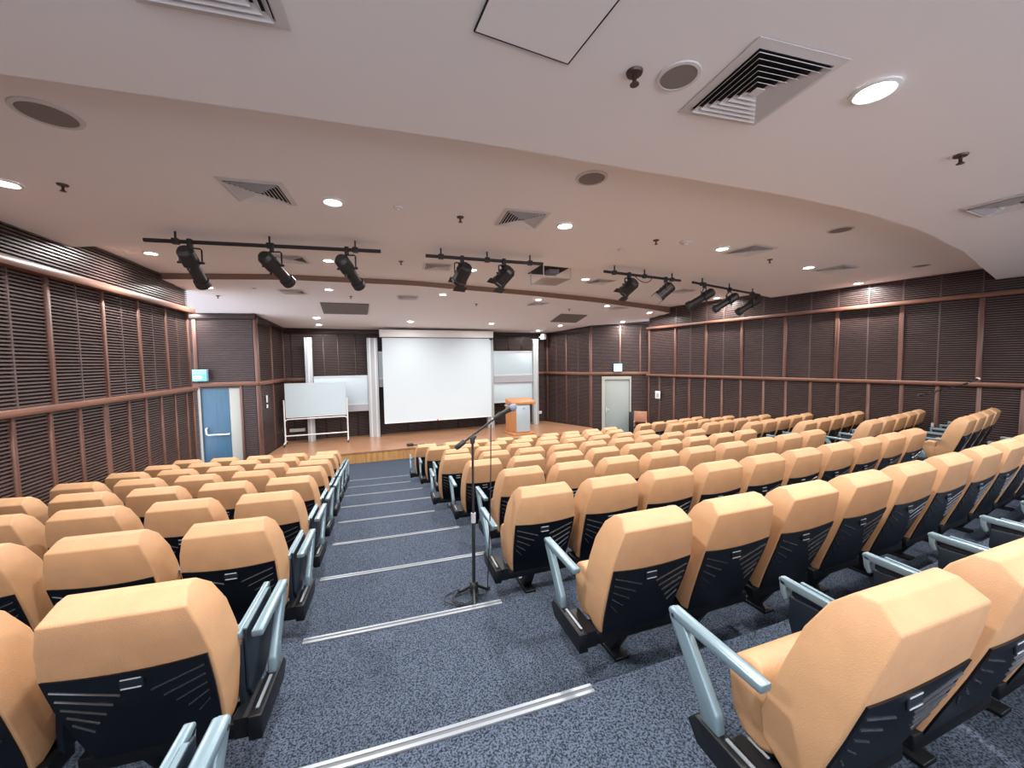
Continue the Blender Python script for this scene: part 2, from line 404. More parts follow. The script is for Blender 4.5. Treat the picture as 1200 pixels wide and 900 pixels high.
def lectern():
    r = thing('lectern', 'wooden lectern with pale metal front panel, on the stage', 'lectern', (4.44, 12.85, SZ), .08)
    MB().prism([(-.52, .30), (-.42, -.33), (.42, -.33), (.52, .30)], 'z', 0, .06).build('base_plate', M['lectern'], r, bevel=.006)
    MB().prism([(-.46, .26), (-.26, -.22), (.26, -.22), (.46, .26)], 'z', .062, 1.04).build('body', M['lectern'], r, bevel=.004)
    MB().box(-.255, .255, -.245, -.222, .09, 1.03).build('front_panel', M['lectpanel'], r, bevel=.004)
    b = MB().lathe([(.05, 0), (.05, .004)], 18)
    for i, v in enumerate(b.v): b.v[i] = (v[0]+.02, -.247-v[2], v[1]*.6+.90)
    b.build('emblem', M['greyband'], r)
    MB().loft([[(-.44, -.29, 1.045), (.46, -.29, 1.045), (.48, .28, 1.045), (-.46, .28, 1.045)],
               [(-.44, -.29, 1.13), (.46, -.29, 1.13), (.48, .28, 1.23), (-.46, .28, 1.23)]]).build('desk_top', M['lectern'], r, bevel=.01)
    MB().box(-.52, -.465, -.1, .2, .98, 1.02).build('side_shelf', M['lectpanel'], r)
lectern()
def outlet(label, x, y, z, w_, h, a):
    r = thing('socket_plate', label, 'socket', (x, y, z), a)
    MB().box(-w_/2, w_/2, -.03, 0, 0, h).build('plate', M['white'], r, bevel=.004)
    MB().box(-w_*.35, w_*.35, -.034, -.0305, h*.3, h*.7).build('socket_cover', M['alu'], r)
outlet('long white socket strip low on the wall behind the mobile whiteboard', -2.86, 14.40, .62, .46, .11, A3)
outlet('white socket box low on the wall right of the lectern', 6.02, 15.12, .64, .28, .11, A3)
def small_speaker():
    r = thing('wall_speaker', 'small white loudspeaker high in the right stage corner', 'speaker', (6.12, 14.75, 3.72), .5)
    MB().box(-.09, .09, -.08, .08, 0, .22).build('cabinet', M['white'], r, bevel=.012)
    MB().box(-.07, .07, -.086, -.081, .02, .2).build('grille', M['vent'], r)
    MB().box(-.03, .03, .08, .22, .08, .14).build('bracket', M['alu'], r)
small_speaker()
for i, (n, z, h) in enumerate((('tall', 1.78, .20), ('short', 1.62, .10))):
    r = thing('wall_switch', n+' white switch plate on the slatted stage wall near the blue door', 'switch', (-3.265, 12.66, z), PI/2)
    MB().box(-.045, .045, -.022, 0, 0, h).build('plate', M['white'], r, bevel=.004)
    MB().box(-.02, .02, -.028, -.0225, h*.3, h*.7).build('rocker', M['alu'], r)
r = thing('wall_notice', 'small white notice plate on the right slatted wall', 'sign', (8.985, 11.28, 1.49), math.atan2(rd.y, rd.x)+PI)
MB().box(-.10, .10, .0, .012, 0, .26).build('plate', M['white'], r, bevel=.003)
MB().box(-.05, .05, .0122, .014, .05, .19).build('pictogram', M['greyband'], r)
r.location = (8.985-.035, 11.28, 1.49)
def exit_sign(label, loc, rz, w_, h, top):
    r = thing('exit_sign', label, 'exit sign', loc, rz, None)
    MB().box(-w_/2, w_/2, -.05, .05, 0, h).build('housing', M['sign_blue'], r, bevel=.004)
    MB().box(-w_/2+.015, w_/2-.015, -.055, -.0505, .015, h*(1-top)).build('lit_panel', M['sign_green' if top > .3 else 'sign_white'], r)
    MB().box(-w_*.25, w_*.25, -.058, -.0552, .05, h*(1-top)-.03).build('lit_symbol', M['sign_white'], r)
exit_sign('green lit exit sign above the blue door', (-4.66, 12.18, 2.45), -.07, .40, .30, .42)
exit_sign('pale blue lit exit sign above the grey door', (8.17, 12.54, 2.42), math.atan2((RD0-RD1).y, (RD0-RD1).x), .30, .29, .28)

# ------------------------------------------------------------------ side chair and loudspeaker in the right front corner
def side_chair():
    r = thing('side_chair', 'wooden chair with dark seat beside the grey door', 'chair', (8.49, 11.62, 0), 2.5)
    for x in (-.2, .2):
        MB().box(x-.02, x+.02, .16, .2, 0, .44).build('leg', M['chairwood'], r)
        MB().loft([[(x-.02, -.2, 0), (x+.02, -.2, 0), (x+.02, -.16, 0), (x-.02, -.16, 0)], [(x-.02, -.2, .45), (x+.02, -.2, .45), (x+.02, -.16, .45), (x-.02, -.16, .45)],
                   [(x-.02, -.3, 1.0), (x+.02, -.3, 1.0), (x+.02, -.265, 1.0), (x-.02, -.265, 1.0)]]).build('leg', M['chairwood'], r)
        MB().box(x-.025, x+.025, -.24, .22, .64, .67).build('arm', M['chairwood'], r, bevel=.006)
        MB().box(x-.018, x+.018, .165, .195, .44, .64).build('arm_post', M['chairwood'], r)
    MB().box(-.22, .22, -.17, .22, .44, .52).build('seat', M['navy'], r, bevel=.02)
    MB().loft([[(-.18, -.205, .62), (.18, -.205, .62), (.18, -.185, .62), (-.18, -.185, .62)], [(-.18, -.275, 1.0), (.18, -.275, 1.0), (.18, -.25, 1.0), (-.18, -.25, 1.0)]]).build('backrest', M['chairwood'], r, bevel=.006)
side_chair()
r = thing('floor_loudspeaker', 'black loudspeaker standing close beside the grey door frame', 'speaker', (8.47, 12.08, 0), .4)
MB().box(-.075, .075, -.09, .09, 0, .95).build('cabinet', M['black'], r, bevel=.01)
MB().box(-.06, .06, -.097, -.091, .03, .92).build('grille', M['grille'], r)
r = thing('floor_box', 'dark cable box on the stage edge left of the aisle', 'cable box', (.62, 12.15, SZ), .2)
MB().box(-.09, .09, -.07, .07, 0, .07).build('box', M['black'], r, bevel=.008)
MB().tube([(.09, 0, .02), (.2, -.05, .012), (.32, .02, .012), (.45, .0, .012)], .012).build('cable', M['rubber'], r)

# ------------------------------------------------------------------ nosings on the aisle steps
ends = [(-.31, .885), (-.537, .725), (-.592, .874), (-.62, .78), (-.683, .60), (-.755, .66), (-.811, .60), (-.824, .43), (-.883, .44)]
for k, (xa, xb) in enumerate(ends):
    yc = NOSE0+k; z = tread(k)
    lab = ('metal nosing strip on the aisle step nearest the camera' if k == 0 else
           'metal nosing strip on the aisle step just in front of the microphone stand' if k == 1 else
           'metal nosing strip on the %s aisle step down from the camera' % ORD[k])
    if k == 0: xa = -.42
    r = thing('stair_nosing', lab, 'stair nosing', ((xa+xb)/2, yc, z), 0, 'metal nosings down the centre aisle')
    h = (xb-xa)/2
    def yo(x): return off(x+(xa+xb)/2)
    for (a, b_, z0, z1, m, n) in ((-.050, .004, .0005, .004, 'alu', 'base_strip'), (-.047, -.031, .0045, .007, 'white', 'grip_strip'), (-.014, .002, .0045, .007, 'white', 'grip_strip')):
        MB().loft([[(x, yo(x)+a, z0), (x, yo(x)+b_, z0), (x, yo(x)+b_, z1), (x, yo(x)+a, z1)] for x in (-h, -h/2, 0, h/2, h)]).build(n, M['nosegrip' if n == 'grip_strip' else 'nosebase'], r)

# ------------------------------------------------------------------ auditorium seat
def make_seat():
    r = thing('auditorium_seat', 'tan seat', 'seat')
    secs = [(.915, -.232, -.180, .184, .190), (.868, -.292, -.135, .205, .222), (.77, -.270, -.085, .231, .247), (.65, -.238, -.045, .248, .260),
            (.52, -.195, .0, .246, .264), (.42, -.158, .03, .240, .262), (.33, -.124, .025, .232, .254), (.26, -.098, -.03, .222, .236), (.215, -.082, -.065, .214, .218)]
    b = MB().loft([[(-wr_, yr, z), (wr_, yr, z), (wf, yf, z), (-wf, yf, z)] for z, yr, yf, wr_, wf in secs])
    b.build('backrest', M['fabric'], r, bevel=.012, seg=3, smooth=60)
    # black ribbed back shell that follows the rear face
    def rear(z):
        for (z1, y1, _, w1, _2), (z0, y0, _3, w0, _4) in zip(secs, secs[1:]):
            if z0 <= z <= z1:
                t = (z-z0)/(z1-z0); return y0+(y1-y0)*t, w0+(w1-w0)*t
        return (-.082-(z-.215)*.35, .214)
    sh = MB(); rows = 7; cols = 8
    def P(i, j, o):
        u = -1+2*j/cols; zt = .655-.020*(1-u*u); zb = .17+.012*(1-u*u)
        z = zb+(zt-zb)*i/rows; y, w_ = rear(z)
        return (u*(w_-.010), y-o, z)
    fr = [P(i, j, .007) for i in range(rows+1) for j in range(cols+1)]; bk = [P(i, j, -.004) for i in range(rows+1) for j in range(cols+1)]
    n = cols+1; N = len(fr); fs = []
    for i in range(rows):
        for j in range(cols):
            a = i*n+j; fs += [(a, a+1, a+n+1, a+n), (N+a, N+a+n, N+a+n+1, N+a+1)]
    for j in range(cols):
        fs += [(j, N+j, N+j+1, j+1), (rows*n+j, rows*n+j+1, N+rows*n+j+1, N+rows*n+j)]
    for i in range(rows):
        a = i*n; c = i*n+cols
        fs += [(a, a+n, N+a+n, N+a), (c, N+c, N+c+n, c+n)]
    sh.add(fr+bk, fs)
    rb = MB()
    def rib(x0, z0, x1, z1, h=.006):
        (ya, _), (yb, _2) = rear(z0), rear(z1)
        rb.loft([[(x0, ya-.0065, z0-h), (x0, ya-.0095, z0-h*.7), (x0, ya-.0125, z0-h*.1), (x0, ya-.011, z0+h*.6), (x0, ya-.0065, z0+h)],
                 [(x1, yb-.0065, z1-h), (x1, yb-.0095, z1-h*.7), (x1, yb-.0125, z1-h*.1), (x1, yb-.011, z1+h*.6), (x1, yb-.0065, z1+h)]])
    ns = len(sh.f)
    for i, xi in enumerate((.045, .075, .105, .135, .160)):
        for s in (-1, 1): rib(s*.222*(1-.015*i), .608-.044*i, s*xi, .535-.040*i)
    sh.add(rb.v, rb.f)
    so = sh.build('back_shell', M['shell'], r, smooth=30)
    so.data.materials.append(M['rib'])
    for p in so.data.polygons[ns:]: p.material_index = 1
    shell = [o for o in kids(r) if o.name.startswith('back_shell')][0]
    y, _ = rear(.59)
    pl = MB().box(-.035, .035, y-.013, y-.005, .565, .612)
    pl.build('number_plate', M['tablet'], shell, bevel=.003)
    q = MB().box(-.03, .03, y-.0145, y-.0132, .603, .607).box(-.03, .03, y-.0145, y-.0132, .570, .574)
    q.build('plate_trim', M['alu'], shell)
    # seat cushion with rounded nose
    prof = [(.0, .27), (.015, .43), (.035, .505), (.075, .53), (.125, .525), (.17, .495), (.18, .44), (.165, .31), (.12, .25), (.05, .24)]
    MB().prism(prof, 'x', -.232, .232).build('seat_cushion', M['fabric'], r, bevel=.02, seg=2, smooth=50)
    MB().prism([(-.075, .21), (-.06, .29), (.04, .30), (.17, .27), (.12, .22)], 'x', -.2, .2).build('seat_pan', M['frame'], r, bevel=.008)
    MB().box(-.262, .262, -.09, .03, .17, .235).build('beam', M['frame'], r, bevel=.006)
    MB().loft([[(-.085, .02, .02), (-.015, .02, .02), (-.015, .105, .02), (-.085, .105, .02)], [(-.08, -.09, .19), (-.02, -.09, .19), (-.02, -.0, .19), (-.08, -.0, .19)]]).build('pedestal', M['frame'], r, bevel=.006)
    f = MB().box(-.095, -.005, -.05, .26, .0, .02); f.build('foot_plate', M['frame'], r, bevel=.005)
    MB().box(-.08, -.02, .13, .255, .0205, .028).build('foot_cap', M['nosegrip'], r, bevel=.003)
    return r
def arm_profile(b, x, w_):
    b.prism([(-.05, .588), (.29, .598), (.335, .600), (.348, .585), (.335, .565), (.28, .562), (-.045, .556)], 'x', x-w_, x+w_)
def tablet_arm(r, x):
    a = MB(); arm_profile(a, x-.008, .013)
    a.prism([(.345, .594), (.338, .535), (.32, .50), (.305, .512), (.315, .545), (.31, .58)], 'x', x-.021, x+.005)
    o = a.build('armrest', M['silver'], r, bevel=.005)
    MB().prism([(-.02, .580), (.27, .592), (.305, .585), (.31, .42), (.28, .31), (.16, .255), (.02, .26), (-.02, .32)], 'x', x+.008, x+.020).build('writing_tablet', M['tablet'], o, bevel=.003)
    MB().prism([(-.02, .584), (.27, .596), (.27, .601), (-.02, .590)], 'x', x+.007, x+.021).build('tablet_edge', M['silver'], o)
    MB().prism([(-.03, .22), (-.03, .53), (.12, .54), (.30, .53), (.30, .42), (.26, .30), (.14, .22)], 'x', x-.017, x+.006).build('arm_panel', M['tablet'], o, bevel=.004)
def open_arm(r, x, name='end_armrest', box=True):
    a = MB(); arm_profile(a, x, .022)
    a.prism([(.348, .594), (.342, .555), (.19, .33), (.185, .275), (.105, .275), (.115, .34), (.27, .565)], 'x', x-.018, x+.018)
    o = a.build(name, M['silver'], r, bevel=.008)
    b = MB().lathe([(.008, -.003), (.008, .003)], 10)
    for i, v in enumerate(b.v): b.v[i] = (v[2]+x+(-.0195 if x < 0 else .0195), v[0]+.318, v[1]+.575)
    b.build('screw', M['black'], o)
    MB().prism([(-.12, .17), (-.12, .275), (.20, .28), (.235, .24), (.19, .18)], 'x', x-.026, x+.026).build('side_base', M['frame'], r, bevel=.006)
    MB().box(x-.004, x+.008, -.09, .09, .2805, .285).build('base_slot', M['nosegrip'], r)
    s_ = 1 if x > 0 else -1
    MB().box(min(x, s_*.25), max(x, s_*.25), -.105, .10, .18, .265).build('beam_end', M['frame'], r)
seat0 = make_seat(); tablet_arm(seat0, .264)
T_SEAT = tree(seat0)
# a left-end seat and a right-end seat as prototypes of their own
def proto_from(base, fn):
    r = dup(base, (0, 0, -50), 0, 'x'); fn(r); return r
pl_ = proto_from(T_SEAT, lambda r: open_arm(r, -.335)); T_LEFTEND = tree(pl_)
pr_ = proto_from(T_SEAT, lambda r: open_arm(r, .330)); T_RIGHTEND = tree(pr_)
USED = {}
def place(T, x, k, label, group):
    y = 1.865+(k-1)+off(x)
    loc = (x, y, tread(k)); a = slope(x)
    o = dup(T, loc, a, label); o['group'] = group
    return o
def row_word(i): return 'row nearest the camera' if i == 0 else ORD[i]+' row from the camera'
# middle block: k -> (first x, number, pitch)
MID = {0: (1.38, 5, .585), 1: (1.27, 12, .58), 2: (1.09, 10, .575), 3: (1.27, 9, .578), 4: (1.12, 9, .576), 5: (.96, 9, .580), 6: (1.12, 8, .58), 7: (.94, 8, .59), 8: (.80, 9, .60)}
for k, (x0, n, p) in MID.items():
    for i in range(n):
        lab = 'tan padded seat, %s from the centre aisle, %s, middle block' % (ORD[i], row_word(k))
        place(T_LEFTEND if i == 0 else T_SEAT, x0+i*p, k, lab, 'tan seats of the middle block')
LEFT = {0: (-.80, 1, .6), 1: (-.88, 3, .605), 2: (-.91, 4, .605), 3: (-.97, 5, .60), 4: (-1.02, 5, .60), 5: (-1.06, 5, .605), 6: (-1.11, 5, .605), 7: (-1.15, 5, .61), 8: (-1.2, 5, .61)}
for k, (x0, n, p) in LEFT.items():
    for i in range(n):
        lab = 'tan padded seat, %s from the centre aisle, %s, left block' % (ORD[i], row_word(k))
        place(T_RIGHTEND if i == 0 else T_SEAT, x0-i*p, k, lab, 'tan seats of the left block')
RIGHT = {2: (8.22, 4, .55), 3: (7.74, 5, .485), 4: (7.62, 5, .53), 5: (7.41, 5, .54), 6: (7.25, 5, .53), 7: (7.06, 5, .545), 8: (6.81, 5, .56)}
for k, (x0, n, p) in RIGHT.items():
    for i in range(n):
        lab = 'tan seat, %s from the right aisle, %s, right block' % (ORD[i], 'rearmost row' if k == 2 else ORD[k-2]+' row from the back')
        place(T_LEFTEND if i == 0 else T_SEAT, x0+i*max(p, .548), k, lab, 'tan seats by the right wall')
def remove_tree(o):
    for c in kids(o): remove_tree(c)
    bpy.data.objects.remove(o)
for p in (seat0, pl_, pr_): remove_tree(p)

# ------------------------------------------------------------------ microphones on stands
def mic_stand(label, base, joint, tip, clip, head, head_mat, coil):
    r = thing('microphone_stand', label, 'microphone stand', base)
    B = Vector(base); L = lambda p: tuple(Vector(p)-B)
    j, t, c, h = (Vector(L(p)) for p in (joint, tip, clip, head))
    MB().lathe([(.03, .03), (.034, .05), (.034, .10), (.02, .115)], 14).build('hub', M['black'], r)
    for a in (20, 140, 260):
        ca, sa = math.cos(math.radians(a)), math.sin(math.radians(a))
        MB().tube([(.03*ca, .03*sa, .07), (.11*ca, .11*sa, .016), (.145*ca, .145*sa, .012)], .011).build('leg', M['black'], r)
    MB().tube([(0, 0, .1), (j.x*.5, j.y*.5, j.z*.47)], .0135, 10).build('lower_tube', M['black'], r)
    MB().tube([(j.x*.5, j.y*.5, j.z*.47), (j.x*.5, j.y*.5, j.z*.53)], .019, 10).build('clutch', M['greyband'], r)
    MB().tube([(j.x*.5, j.y*.5, j.z*.5), (j.x, j.y, j.z)], .0095, 10).build('upper_tube', M['black'], r)
    MB().tube([j-Vector((0, 0, .04)), j, j+(c-j)*.12], [.018, .022, .014], 10).build('boom_joint', M['black'], r)
    MB().tube([t, c], .0085, 10).build('boom', M['black'], r)
    d = (c-t).normalized()
    MB().tube([t-d*.035, t-d*.02, t+d*.05, t+d*.06], [.016, .022, .020, .010], 10).build('counterweight', M['black'], r)
    m = thing('microphone', label.replace('black boom stand', 'handheld microphone clipped on the boom stand') if 'black' in label else label, 'microphone', head)
    e = (h-c).normalized(); H = Vector((0, 0, 0))
    MB().tube([H-e*.17, H-e*.155, H-e*.03, H-e*.012], [.010, .0125, .020, .024], 12).build('handle', M['black'], m)
    MB().tube([H-e*.185, H-e*.168], [.010, .011], 12).build('plug', M['chrome'], m)
    MB().tube([H-e*.014, H-e*.008, H+e*.012, H+e*.030, H+e*.040], [.024, .029, .030, .022, .006], 14).build('grille_head', head_mat, m)
    MB().tube([c-d*.02, c+d*.03], [.017, .021], 10).build('mic_clip', M['black'], r)
    return r, m
b0 = (.605, 2.93, tread(2))
ms, mm = mic_stand('black boom stand on the aisle step beside the middle seats', b0, (.622, 2.95, 2.257), (.525, 3.0, 2.198), (.825, 2.925, 2.425), (.93, 2.893, 2.486), M['mesh'], True)
mm['label'] = 'handheld microphone with blue-grey grille on the aisle boom stand'
pts = [(.77, 2.93, 2.36)]
for i in range(14):
    t = i/13; pts.append((.765-.06*t+.01*math.sin(3*t), 2.93-.02*t, 2.33-(2.33-1.03)*t))
zc = tread(2)+.009
for i in range(46):
    a = i*.42; rr = .10+.04*math.sin(i*.37); pts.append((.535+.03*math.sin(i*.21)+rr*math.cos(a), 2.90+.02*math.cos(i*.3)+.8*rr*math.sin(a), zc+.007*(i % 5)/2))
def smoothp(p, n=3):
    out = []
    for i in range(len(p)-1):
        q0, q1, q2, q3 = (Vector(p[max(0, min(len(p)-1, i+k))]) for k in (-1, 0, 1, 2))
        for s in range(n):
            t = s/n
            out.append(.5*((2*q1)+(q2-q0)*t+(2*q0-5*q1+4*q2-q3)*t*t+(3*q1-q0-3*q2+q3)*t**3))
    return out+[Vector(p[-1])]
cb = MB().tube([v-Vector(b0) for v in smoothp(pts)], .0045, 6).build('microphone_cable', M['rubber'])
cb.location = b0; tag(cb, 'black microphone cable coiled on the step at the stand foot', 'cable')
# second microphone by the right-hand aisle
D2 = (.97, .45, 0)
ms2, mm2 = mic_stand('thin boom stand by the right wall among the right block seats', (9.32, 4.30, tread(2)), (9.323, 4.293, 2.203), (9.06, 4.374, 2.139), (9.85, 4.13, 2.333), (10.06, 4.06, 2.42), M['meshlight'], False)
mm2['label'] = 'handheld microphone with silver grille in front of the right wall'

# ------------------------------------------------------------------ ceiling fittings
def downlight():
    r = thing('downlight', 'x', 'ceiling light', (0, 0, -40), 0, 'round ceiling downlights')
    MB().lathe([(.075, -.002), (.105, -.002), (.105, -.010), (.088, -.016), (.075, -.008)], 28, True).build('trim_ring', M['white'], r)
    MB().lathe([(.0, -.003), (.076, -.003), (.074, -.009), (.0, -.011)], 28).build('lens', M['lens'], r)
    l = bpy.data.lights.new('downlight_lamp', 'AREA'); l.shape = 'DISK'; l.size = .15; l.energy = LAMP_W; l.color = (1, .96, .92)
    l.spread = math.radians(165)
    o = bpy.data.objects.new('downlight_lamp', l); C.objects.link(o); o.parent = r; o.location = (0, 0, -.014)
    return r
dl = downlight(); TDL = tree(dl)
DL = [(2.44, 1.41, 'very bright downlight nearest the camera, right of the large vent'),
 (-3.08, 4.63, 'downlight at the left edge, above the left wall'), (-.45, 4.29, 'downlight right of the square vent over the left rows'),
 (2.07, 4.29, 'downlight right of the vent near the middle of the ceiling'), (4.71, 4.55, 'downlight left of a vent, before the two right-hand track bars'),
 (7.21, 5.07, 'downlight left of the rightmost ceiling vent over the right rows'), (9.85, 5.86, 'downlight close to the right slatted wall, rear'),
 (-3.4, 7.53, 'downlight beside the left wall, just beyond the three-lamp bar'), (-.87, 7.32, 'downlight seen between the second and third lamps of the left bar'),
 (1.62, 7.37, 'downlight behind the two-lamp middle bar'), (4.15, 7.61, 'downlight right of the hanging projector lift'),
 (6.65, 8.25, 'downlight over the middle rows between the right track bars'), (9.15, 9.0, 'downlight behind the lamps of the far right bar'),
 (-3.45, 9.7, 'downlight in the left corner just past the brown ceiling strip'), (-1.14, 9.42, 'downlight past the brown strip, left of the grey panel'),
 (1.35, 9.49, 'downlight past the brown strip, before the screen'), (3.88, 9.67, 'downlight past the brown strip, under the projector lift'),
 (6.3, 10.25, 'downlight past the brown strip, right of the right grey panel'), (8.35, 11.0, 'downlight past the brown strip at the right wall corner'),
 (-4.75, 12.0, 'downlight above the blue door'), (-1.87, 12.56, 'downlight below the left grey panel, farther from the wall'),
 (-1.98, 13.69, 'downlight above the mobile whiteboard, closest to the stage wall'), (.78, 12.86, 'downlight before the left part of the screen housing'),
 (3.46, 12.93, 'downlight before the right part of the screen housing'), (6.1, 13.1, 'downlight beyond the right grey panel'),
 (5.72, 14.35, 'downlight beside the small wall speaker'), (8.2, 12.3, 'downlight above the grey door'),
 (-2.75, 1.45, 'downlight above the nearest left rows, out to the side'), (-.12, 1.15, 'downlight overhead nearest the camera, above the centre aisle'), (5.2, 1.55, 'downlight above the nearest middle row, out to the right'), (7.9, 2.2, 'downlight above the right-hand aisle, rear'),
 (-2.6, -1.4, 'downlight behind the camera, left'), (.1, -1.5, 'downlight behind the camera, centre'), (2.8, -1.4, 'downlight behind the camera, right'), (5.6, -1.2, 'downlight behind the camera, far right')]
stage_light = None
for x, y, lab in DL:
    o = dup(TDL, (x, y, cz(x, y)-.001), 0, lab)
    if y > 11.9:                                   # the stage circuit is dimmed
        for l in kids(o):
            if l.type == 'LIGHT':
                stage_light = stage_light or l.data.copy(); stage_light.energy = LAMP_W*STAGE_DIM; l.data = stage_light
remove_tree(dl)

def diffuser(sz=.52, n=6):
    r = thing('air_vent', 'x', 'air vent', (0, 0, -40), 0, 'square ceiling air vents')
    h = sz/2
    def ring(b, r0, z0, r1, z1):
        b.loft([[(-r0, -r0, z0), (r0, -r0, z0), (r0, r0, z0), (-r0, r0, z0)], [(-r1, -r1, z1), (r1, -r1, z1), (r1, r1, z1), (-r1, r1, z1)],
                [(-r1, -r1, z1+.003), (r1, -r1, z1+.003), (r1, r1, z1+.003), (-r1, r1, z1+.003)], [(-r0, -r0, z0+.003), (r0, -r0, z0+.003), (r0, r0, z0+.003), (-r0, r0, z0+.003)],
                [(-r0, -r0, z0), (r0, -r0, z0), (r0, r0, z0), (-r0, r0, z0)]], close=False)
    MB().box(-h*.86, h*.86, -h*.86, h*.86, -.003, -.001).build('dark_plenum', M['dark'], r)
    f = MB(); ring(f, h*.84, -.012, h, -.006); ring(f, h*.83, -.012, h*.84, -.004); f.build('flange', M['vent'], r, smooth=20)
    b = MB()
    for i in range(n):
        ro = h*(.82-.118*i); ri = ro-h*.088
        ring(b, ri, -.006, ro, -.026)
    b.box(-h*.10, h*.10, -h*.10, h*.10, -.026, -.022)
    b.build('louvres', M['vent'], r, smooth=20)
    return r
dv = diffuser(); TDV = tree(dv)
for x, y, s, lab in [(1.83, 1.57, 1, 'largest square air vent, right of centre, nearest the camera'), (-.60, 1.62, 1, 'square air vent cut by the top edge, near left'),
        (-1.07, 4.24, 1, 'square air vent over the left rows, left of a downlight'), (1.50, 4.22, 1, 'square air vent mid ceiling, left of a downlight'),
        (5.2, 4.52, 1, 'square air vent right of a downlight, before the right track bars'), (7.83, 5.02, 1, 'square air vent far right of the ceiling, over the right rows'),
        (5.45, 2.05, 1, 'square air vent cut by the right edge'), (.95, 7.3, 1, 'square air vent behind the left lamp of the two-lamp bar'), (-1.45, 7.38, 1, 'square air vent behind the middle lamp of the left bar'),
        (4.6, 7.75, 1, 'square air vent right of the projector lift'), (7.3, 8.3, 1, 'square air vent behind the right lamp of the third bar'),
        (-1.92, 9.85, 1, 'square air vent past the brown strip, left'), (.56, 10.05, 1, 'square air vent past the brown strip, before the screen'), (4.1, 10.35, 1, 'square air vent past the brown strip, before the right grey panel'), (6.85, 10.55, 1, 'square air vent past the brown strip, right')]:
    o = dup(TDV, (x, y, cz(x, y)-.001), -.05 if x < 4 else .12, lab)
remove_tree(dv)
def round_speaker():
    r = thing('ceiling_speaker', 'x', 'ceiling speaker', (0, 0, -40), 0, 'round flush ceiling speakers')
    MB().lathe([(.135, -.001), (.165, -.001), (.162, -.008), (.137, -.010)], 32, True).build('rim', M['vent'], r)
    MB().lathe([(0, -.002), (.136, -.002), (.134, -.007), (0, -.009)], 32).build('grille', M['speaker'], r)
    return r
rs = round_speaker(); TRS = tree(rs)
for x, y, s, lab in [(-1.98, 3.32, 1, 'round ceiling speaker at the upper left'), (1.39, 1.62, .62, 'round ceiling speaker beside the largest air vent'),
        (1.77, 3.13, .85, 'round ceiling speaker right of centre, past the near ceiling edge'), (5.5, 3.49, .85, 'round ceiling speaker at the right before the curved edge'), (9.1, 4.45, .8, 'round ceiling speaker near the right wall')]:
    o = dup(TRS, (x, y, cz(x, y)-.001), 0, lab); o.scale = (s, s, 1)
remove_tree(rs)
def sprinkler():
    r = thing('sprinkler', 'x', 'sprinkler', (0, 0, -40), 0, 'ceiling sprinkler heads')
    MB().lathe([(.0, -.001), (.04, -.001), (.036, -.012), (.012, -.016)], 16).build('escutcheon', M['bronze'], r)
    MB().lathe([(.010, -.015), (.010, -.045), (.014, -.05), (.006, -.055)], 10).build('stem', M['bronze'], r)
    MB().lathe([(.0, -.054), (.022, -.056), (.022, -.060), (.0, -.061)], 12).build('deflector', M['bronze'], r)
    return r
sp = sprinkler(); TSP = tree(sp)
for x, y, lab in [(1.17, 1.66, 'sprinkler head left of the nearest round speaker'), (-2.64, 4.53, 'sprinkler head upper left, over the left wall'), (.83, 4.35, 'sprinkler head left of the middle vent'),
        (3.79, 1.67, 'sprinkler head at the right, near the camera'), (3.5, 4.47, 'sprinkler head above the third track bar'), (6.0, 4.84, 'sprinkler head left of the far right downlight'),
        (.3, 7.07, 'sprinkler head behind the left end of the two-lamp bar'), (-3.6, 10.6, 'sprinkler head in the left corner past the strip'), (-.75, 10.13, 'sprinkler head right of the left grey panel'),
        (5.34, 10.81, 'sprinkler head above the right grey panel'), (2.41, 10.57, 'sprinkler head before the screen, past the strip')]:
    dup(TSP, (x, y, cz(x, y)-.001), 0, lab)
remove_tree(sp)
def detector():
    r = thing('smoke_detector', 'x', 'smoke detector', (0, 0, -40), 0, 'white ceiling detectors')
    MB().lathe([(.0, -.001), (.075, -.001), (.075, -.02), (.05, -.035), (0, -.038)], 24).build('base', M['vent'], r)
    MB().lathe([(.03, -.036), (.034, -.045), (.0, -.052)], 16).build('sensor_cap', M['white'], r)
    return r
dt = detector(); TDT = tree(dt)
for x, y, s, lab in [(3.94, 4.42, 1, 'white smoke detector right of the third bar sprinkler'), (.17, 4.26, .6, 'small white detector right of the left downlight'), (3.29, 4.97, .7, 'flat white detector just above the third track bar'), (-2.6, 9.6, .6, 'flat small detector past the strip, left')]:
    o = dup(TDT, (x, y, cz(x, y)-.001), 0, lab); o.scale = (s, s, s)
remove_tree(dt)
def slab(label, pts, name='acoustic_panel', cat='ceiling panel', m='grille', th=.02, group=None):
    cx = sum(p[0] for p in pts)/4; cy = sum(p[1] for p in pts)/4; z0 = cz(cx, cy)
    vs = [(x-cx, y-cy, cz(x, y)-z0-.004) for x, y in pts]
    r = thing(name, label, cat, (cx, cy, z0), 0, group)
    MB().loft([vs, [(x, y, z-th) for x, y, z in vs]]).build('panel', M[m], r)
    e = MB()
    for (a, b_) in zip(vs, vs[1:]+vs[:1]):
        e.tube([(a[0], a[1], a[2]-th/2), (b_[0], b_[1], b_[2]-th/2)], .006 if m == 'grille' else .004, 6)
    e.build('edge_trim', M['grille' if m == 'grille' else 'dark'], r)
slab('grey rectangular panel on the sloping ceiling, left of the screen', [(-1.53, 10.9), (-.38, 10.91), (-.46, 12.0), (-1.6, 12.0)], group='grey ceiling panels')
slab('grey rectangular panel on the sloping ceiling, right of the screen', [(5.35, 11.4), (6.32, 11.48), (6.40, 12.45), (5.41, 12.39)], group='grey ceiling panels')
slab('flush square access hatch with dark outline at the top edge', [(.39, 1.65), (.84, 1.70), (.90, 1.22), (.45, 1.17)], 'access_hatch', 'hatch', 'ceiling', .004)
